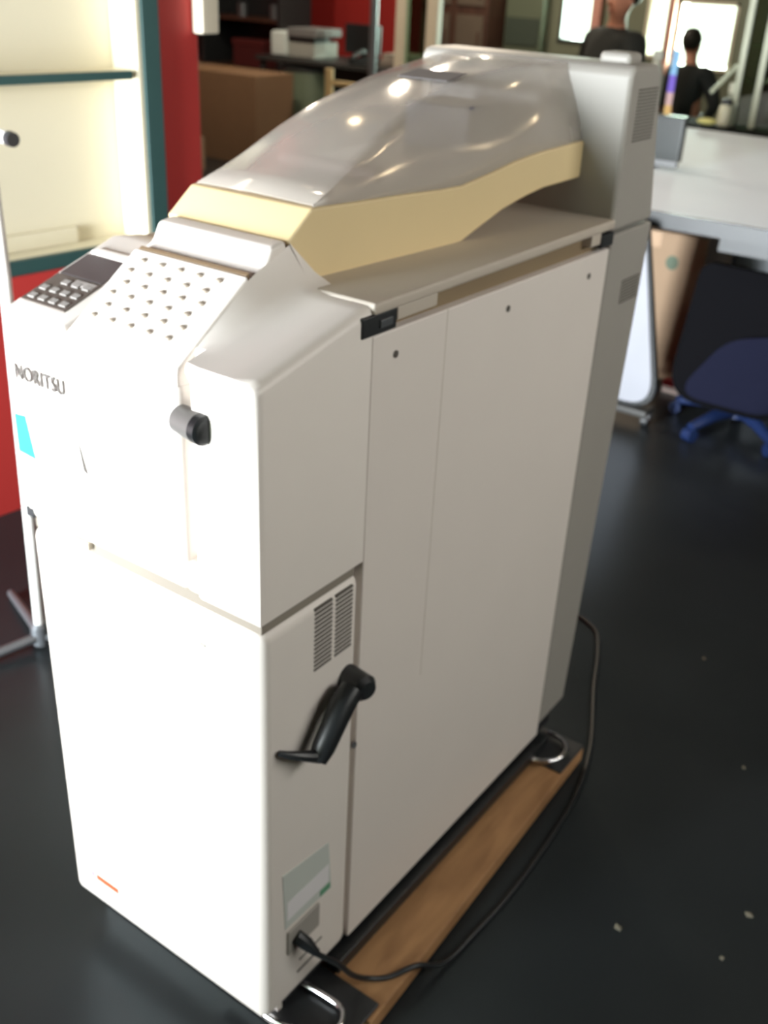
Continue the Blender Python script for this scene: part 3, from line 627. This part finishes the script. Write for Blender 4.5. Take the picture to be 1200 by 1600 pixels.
part('back', MB().box(-1.70, 0.6, 7.2, 7.23, 0, 2.4), mdk, bs)
for z in (0.5, 0.95, 1.3, 1.7): part('shelf', MB().box(-1.70, 0.6, 6.9, 7.2, z, z+0.025), mfr, bs)
for x in (-1.70, -1.05, -0.3, 0.57): part('upright', MB().box(x, x+0.03, 6.9, 7.2, 0, 2.4), mdk, bs)
bst = thing('banner_strip', 'narrow blue, violet and amber banner standing on the black counter', 'banner', (-1.735, 5.52, ctop))
for z0, z1, c in ((0.735, 0.80, (196, 160, 96)), (0.80, 0.87, (180, 150, 150)), (0.87, 0.965, (98, 74, 176)), (0.965, 1.10, (112, 158, 196))):
    part('panel', MB().box(-1.762, -1.722, 5.515, 5.523, zz(z0), zz(z1)), mat('banner_tone', c, 0.5), bst)
part('base', MB().box(-1.775, -1.705, 5.50, 5.545, ctop, zz(0.737)), m_dark, bst, 0.003)
jr = thing('jar', 'small pale jar with a dark lid on the black counter', 'jar', (-1.41, 5.56, ctop))
part('body', MB().lathe([(0.03, 0), (0.038, 0.01), (0.038, 0.10), (0.028, 0.12)], (-1.41, 5.555, ctop), 18), mat('jar_pale', (186, 184, 160), 0.3), jr, smooth=SM)
part('lid', MB().lathe([(0.031, 0.12), (0.031, 0.145), (0.025, 0.15)], (-1.41, 5.555, ctop), 18), m_dark, jr, smooth=SM)
jr = thing('jar', 'small white capped jar behind the dark lidded jar', 'jar', (-1.43, 5.72, ctop))
part('body', MB().lathe([(0.03, 0), (0.034, 0.01), (0.034, 0.15), (0.024, 0.17)], (-1.43, 5.72, ctop), 18), mat('jar_grey', (110, 112, 100), 0.3), jr, smooth=SM)
part('lid', MB().lathe([(0.036, 0.17), (0.036, 0.22), (0.03, 0.225)], (-1.43, 5.72, ctop), 18), mat('jar_cap', (176, 176, 158), 0.4), jr, smooth=SM)
cl = MB()
bmesh.ops.create_icosphere(cl.bm, subdivisions=3, radius=1)
for v in cl.bm.verts:
    n = 1+0.25*math.sin(7*v.co.x+3*v.co.y)*math.cos(6*v.co.y-2*v.co.z)
    v.co = Vector((-1.50+0.055*v.co.x*n, 5.545+0.04*v.co.y*n, ctop+0.019+0.019*v.co.z*min(n, 1.0)))
tag(part('crumpled_cloth', cl, mat('pale_yellow_cloth', (196, 190, 120), 0.8), smooth=3), 'crumpled pale yellow cloth on the black counter beside the jars', 'cloth')
bt = thing('spray_bottle', 'grey spray bottle on the black counter beside the banner', 'bottle', (-1.86, 5.56, ctop))
mgb = mat('bottle_grey', (146, 146, 134), 0.4)
part('body', MB().lathe([(0.05, 0), (0.055, 0.01), (0.055, 0.22), (0.03, 0.30), (0.018, 0.32)], (-1.87, 5.56, ctop), 18), mgb, bt, smooth=SM)
part('trigger_head', MB().box(-1.895, -1.835, 5.54, 5.58, ctop+0.32, ctop+0.37), mgb, bt, 0.006)

# ================================================================== people
def skin_mesh(name, verts, edges, radii, m, parent, roots=(0,), sub=2):
    me = bpy.data.meshes.new(name); me.from_pydata([tuple(v) for v in verts], edges, [])
    o = bpy.data.objects.new(name, me); COL.objects.link(o); o.parent = parent
    o.modifiers.new('skin', 'SKIN').use_smooth_shade = True
    if not me.skin_vertices: bpy.context.view_layer.objects.active = o
    lay = me.skin_vertices[0] if me.skin_vertices else None
    for i, r in enumerate(radii):
        lay.data[i].radius = r if isinstance(r, tuple) else (r, r)
        lay.data[i].use_root = i in roots
    s = o.modifiers.new('sub', 'SUBSURF'); s.levels = sub; s.render_levels = sub
    dg = bpy.context.evaluated_depsgraph_get()
    nm = bpy.data.meshes.new_from_object(o.evaluated_get(dg)); o.modifiers.clear()
    o.data = nm; nm.materials.clear(); nm.materials.append(m)
    for p in nm.polygons: p.use_smooth = True
    return o
class Sk:
    def __init__(s): s.v = []; s.e = []; s.r = []
    def add(s, p, r, frm=None):
        s.v.append(Vector(p)); s.r.append(r)
        if frm is not None: s.e.append((frm, len(s.v)-1))
        return len(s.v)-1
    def chain(s, frm, pts):
        for p, r in pts: frm = s.add(p, r, frm)
        return frm
def hand(sk, wrist, wp, d, side, k=1.0):
    """palm and five bent fingers; d = pointing direction, side = outward"""
    d = Vector(d).normalized(); upv = Vector((0, 0, 1)) - d*d.z; upv.normalize(); lat = d.cross(upv)*side
    palm = sk.add(wp+d*0.05, (0.034, 0.016), wrist)
    kn = sk.add(wp+d*0.085, (0.036, 0.014), palm)
    for i, L in enumerate((0.065, 0.075, 0.07, 0.055)):
        b = wp+d*0.09+lat*(-0.03+0.02*i)
        sk.chain(kn, [(b, 0.009), (b+d*L*0.5-upv*0.006, 0.0085), (b+d*L-upv*0.022, 0.007)])
    b = wp+d*0.035-lat*0.032
    sk.chain(palm, [(b, 0.011), (b+d*0.03-lat*0.016-upv*0.008, 0.010), (b+d*0.055-lat*0.018-upv*0.016, 0.008)])
def person(label, loc, rz, hs, lean=(0, 0), head_tilt=(0, 0), akimbo=False, slim=1.0, hair_long=False, shoulder_drop=0.0, scale=1.0):
    t = thing('person', label, 'person', loc, rz); t.scale = (scale,)*3
    lx, ly = lean
    pel = Vector((0, 0, hs+0.10)); sp = Vector((lx*0.4, ly*0.4, hs+0.28)); chst = Vector((lx*0.8, ly*0.8, hs+0.45)); nk = Vector((lx, ly, hs+0.60))
    hc = nk+Vector((head_tilt[0], head_tilt[1]+0.02, 0.15))
    sk = Sk()
    a = sk.add(pel, (0.14*slim, 0.11)); b = sk.add(sp, (0.135*slim, 0.10), a); c = sk.add(chst, (0.15*slim, 0.105), b)
    n = sk.add(nk-Vector((0, 0, 0.03)), 0.06, c); n2 = sk.add(nk+Vector((head_tilt[0]*0.3, head_tilt[1]*0.3, 0.035)), 0.052, n)
    h1 = sk.add(hc+Vector((0, 0.022, -0.065)), (0.055, 0.062), n2); h2 = sk.add(hc, (0.072, 0.088), h1); h3 = sk.add(hc+Vector((0, -0.012, 0.06)), (0.068, 0.082), h2); sk.add(hc+Vector((0, -0.015, 0.10)), (0.04, 0.05), h3)
    nose = sk.add(hc+Vector((0, 0.085, -0.012)), (0.012, 0.013), h2); sk.add(hc+Vector((0, 0.103, -0.028)), 0.011, nose)
    for s in (-1, 1):
        e = sk.add(hc+Vector((s*0.075, -0.008, -0.01)), (0.010, 0.018), h2); sk.add(hc+Vector((s*0.086, -0.018, -0.005)), (0.008, 0.02), e)
    arms = []; legs = []
    for s in (-1, 1):
        shd = nk+Vector((s*0.175*slim, -0.01, -0.065-shoulder_drop))
        if akimbo and s == 1:
            el = shd+Vector((s*0.13, -0.03, -0.25)); wr = pel+Vector((s*0.175, 0.05, 0.04)); hd = Vector((-s*0.6, 0.8, -0.2))
        else:
            el = shd+Vector((s*0.045, 0.05, -0.29)); wr = Vector((s*0.14, 0.30, hs+0.21)); hd = Vector((-s*0.1, 1, -0.1))
        i = sk.chain(c, [((chst*0.35+shd*0.65)+Vector((0, 0, 0.005)), 0.062), (shd, 0.052), (shd*0.5+el*0.5, 0.045), (el, 0.040), (el*0.5+wr*0.5, 0.037), (wr, (0.028, 0.022))])
        hand(sk, i, wr, hd, s); arms.append((shd, el, wr))
        hp = pel+Vector((s*0.09, 0.03, -0.03)); knee = Vector((s*0.12, 0.44, hs+0.06)); ank = Vector((s*0.12, 0.44, 0.10))
        sk.chain(a, [(hp, 0.085), (hp*0.5+knee*0.5, 0.075), (knee, 0.058), (knee*0.55+ank*0.45, 0.052), (ank, 0.038), (ank+Vector((0, 0.07, -0.055)), (0.038, 0.03)), (ank+Vector((0, 0.16, -0.07)), (0.036, 0.022))])
        legs.append((hp, knee, ank))
    body = skin_mesh('body', sk.v, sk.e, sk.r, m_skin, t)
    s1 = Sk()
    a = s1.add(pel+Vector((0, 0, -0.02)), (0.165*slim, 0.13)); b = s1.add(sp, (0.158*slim, 0.12), a); c = s1.add(chst, (0.17*slim, 0.122), b); n = s1.add(nk-Vector((0, 0, 0.035)), (0.085, 0.08), c); s1.add(nk+Vector((0, 0, 0.004)), 0.066, n)
    for shd, el, wr in arms: s1.chain(c, [((chst*0.35+shd*0.65)+Vector((0, 0, 0.01)), 0.10), (shd, 0.094), (shd*0.5+el*0.5, 0.072), (el, 0.058), (el*0.5+wr*0.5, 0.049), (el*0.12+wr*0.88, 0.042)])
    skin_mesh('shirt', s1.v, s1.e, s1.r, m_shirt, t)
    s2 = Sk(); a = s2.add(pel+Vector((0, 0, -0.02)), (0.155*slim, 0.125))
    for hp, knee, ank in legs: s2.chain(a, [(hp, 0.10), (hp*0.5+knee*0.5, 0.088), (knee, 0.07), (knee*0.55+ank*0.45, 0.062), (ank+Vector((0, 0, 0.01)), 0.055)])
    skin_mesh('trousers', s2.v, s2.e, s2.r, m_jeans, t)
    for hp, knee, ank in legs:
        s3 = Sk(); a = s3.add(ank+Vector((0, -0.03, -0.05)), (0.045, 0.045)); s3.chain(a, [(ank+Vector((0, 0.07, -0.055)), (0.05, 0.042)), (ank+Vector((0, 0.17, -0.065)), (0.045, 0.033))])
        skin_mesh('shoe', s3.v, s3.e, s3.r, m_black, t)
    hb = MB().ball(hc+Vector((0, -0.030, 0.05)), 0.094, 0.108, 0.095, 24, 16)
    for v in list(hb.bm.verts):
        rel = v.co-hc
        if rel.y > 0.035 and rel.z < 0.07: v.co.y = hc.y+0.035+(rel.y-0.035)*0.2; v.co.z = max(v.co.z, hc.z+0.055)
        if rel.z < -0.03: v.co.z = hc.z-0.03+(rel.z+0.03)*0.3
        v.co += 0.003*Vector((math.sin(60*rel.x), math.sin(50*rel.z), 0))
    part('hair', hb, m_hair, t, smooth=3, local=True)
    for s in (-1, 1): part('eye', MB().ball(hc+Vector((s*0.031, 0.079, 0.012)), 0.013, 0.008, 0.008, 12, 8), m_eye, t, smooth=3, local=True)
    part('mouth', MB().ball(hc+Vector((0, 0.083, -0.062)), 0.024, 0.008, 0.006, 12, 8), mat('lips', (150, 84, 76), 0.5), t, smooth=3, local=True)
    return t
def stool(label, x, y, h, r=0.17):
    t = thing('stool', label, 'stool', (x, y, 0))
    part('seat', MB().lathe([(r-0.02, h-0.05), (r, h-0.04), (r, h-0.01), (r-0.02, h)], (x, y, 0), 24), m_dark, t, smooth=SM)
    part('column', MB().tube([(x, y, 0.03), (x, y, h-0.05)], 0.025, 12), m_chrome, t, smooth=SM)
    part('base', MB().lathe([(0.2, 0), (0.2, 0.015), (0.04, 0.035)], (x, y, 0), 24), m_chrome, t, smooth=SM)
hsM = 0.51
person('seated man in a dark shirt leaning sideways behind the counter, head at the top edge', (-2.60, 6.45, 0), 2.65, hsM, (-0.05, 0.0), (-0.05, 0.0), slim=1.15, scale=1.12)
stool('dark round stool under the man behind the counter', -2.60, 6.45, hsM*1.12-0.07)
hsS = 0.50
person('dark silhouette of a seated person with one elbow out before the bright window', (-2.46, 7.75, 0), 0.0, hsS, (-0.02, 0), (-0.03, 0.0), akimbo=True, slim=0.92, scale=0.88)
stool('dark round stool under the silhouetted person', -2.46, 7.75, hsS*0.88-0.07)

# ================================================================== specks on the floor, ceiling lamps
ms = mat('pale_scrap', (120, 116, 102), 0.8)
for i, (x, y, s, lb) in enumerate((
        (0.151, 1.511, 0.008, 'pale scrap on the black floor, farthest one up the right side'),
        (0.334, 0.587, 0.011, 'pale scrap on the black floor, nearest the power cord'),
        (0.517, 0.767, 0.012, 'pale scrap on the black floor by the right picture edge'),
        (0.510, 0.641, 0.008, 'tiny pale scrap on the black floor, lowest at the right'),
        (0.372, 1.165, 0.008, 'tiny pale scrap on the black floor, halfway up the right edge'))):
    q = MB(); a = 0.7*i
    q.prism([(x+0.7*s*math.cos(a+k*1.57+0.3*(k % 2)), y+0.6*s*math.sin(a+k*1.57), 0.0003) for k in range(4)], [(x+0.7*s*math.cos(a+k*1.57+0.3*(k % 2)), y+0.6*s*math.sin(a+k*1.57), 0.0016+0.002*(k % 2)) for k in range(4)])
    tag(part('paper_scrap', q, ms), lb, 'scrap', 'paper scraps on the floor')

lamps = ((-1.75, 2.0, 0, 'round ceiling lamp above the red wall end'), (-2.13, 3.0, 50, 'round ceiling lamp between the red wall end and the office'), (-2.6, 4.1, 60, 'round ceiling lamp nearest the glazed screen'),
         (0.5, 1.85, 0, 'round ceiling lamp behind the white machine'), (1.2, 2.5, 0, 'round ceiling lamp before the white table'), (-5.2, 5.2, 130, 'round ceiling lamp over the back office'), (-4.2, 7.4, 100, 'round ceiling lamp before the brown cupboard'))
for x, y, p, lb in lamps:
    t = thing('ceiling_lamp', lb, 'lamp', (x, y, 2.82), 0, 'round ceiling lamps')
    part('rim', MB().lathe([(0.085, 0.08), (0.09, 0.0), (0.038, 0.0)], (x, y, 2.82), 24), m_steel, t, smooth=SM)
    part('bulb', MB().lathe([(0.036, -0.002), (0.028, -0.012), (0.012, -0.016)], (x, y, 2.82), 20), m_lamp, t, smooth=3)
    if p:
        l = bpy.data.lights.new('lamp_light', 'POINT'); l.energy = p; l.color = (1.0, 0.86, 0.68); l.shadow_soft_size = 0.03
        o = bpy.data.objects.new('lamp_light', l); COL.objects.link(o); o.location = (0, 0, -0.12); o.parent = t
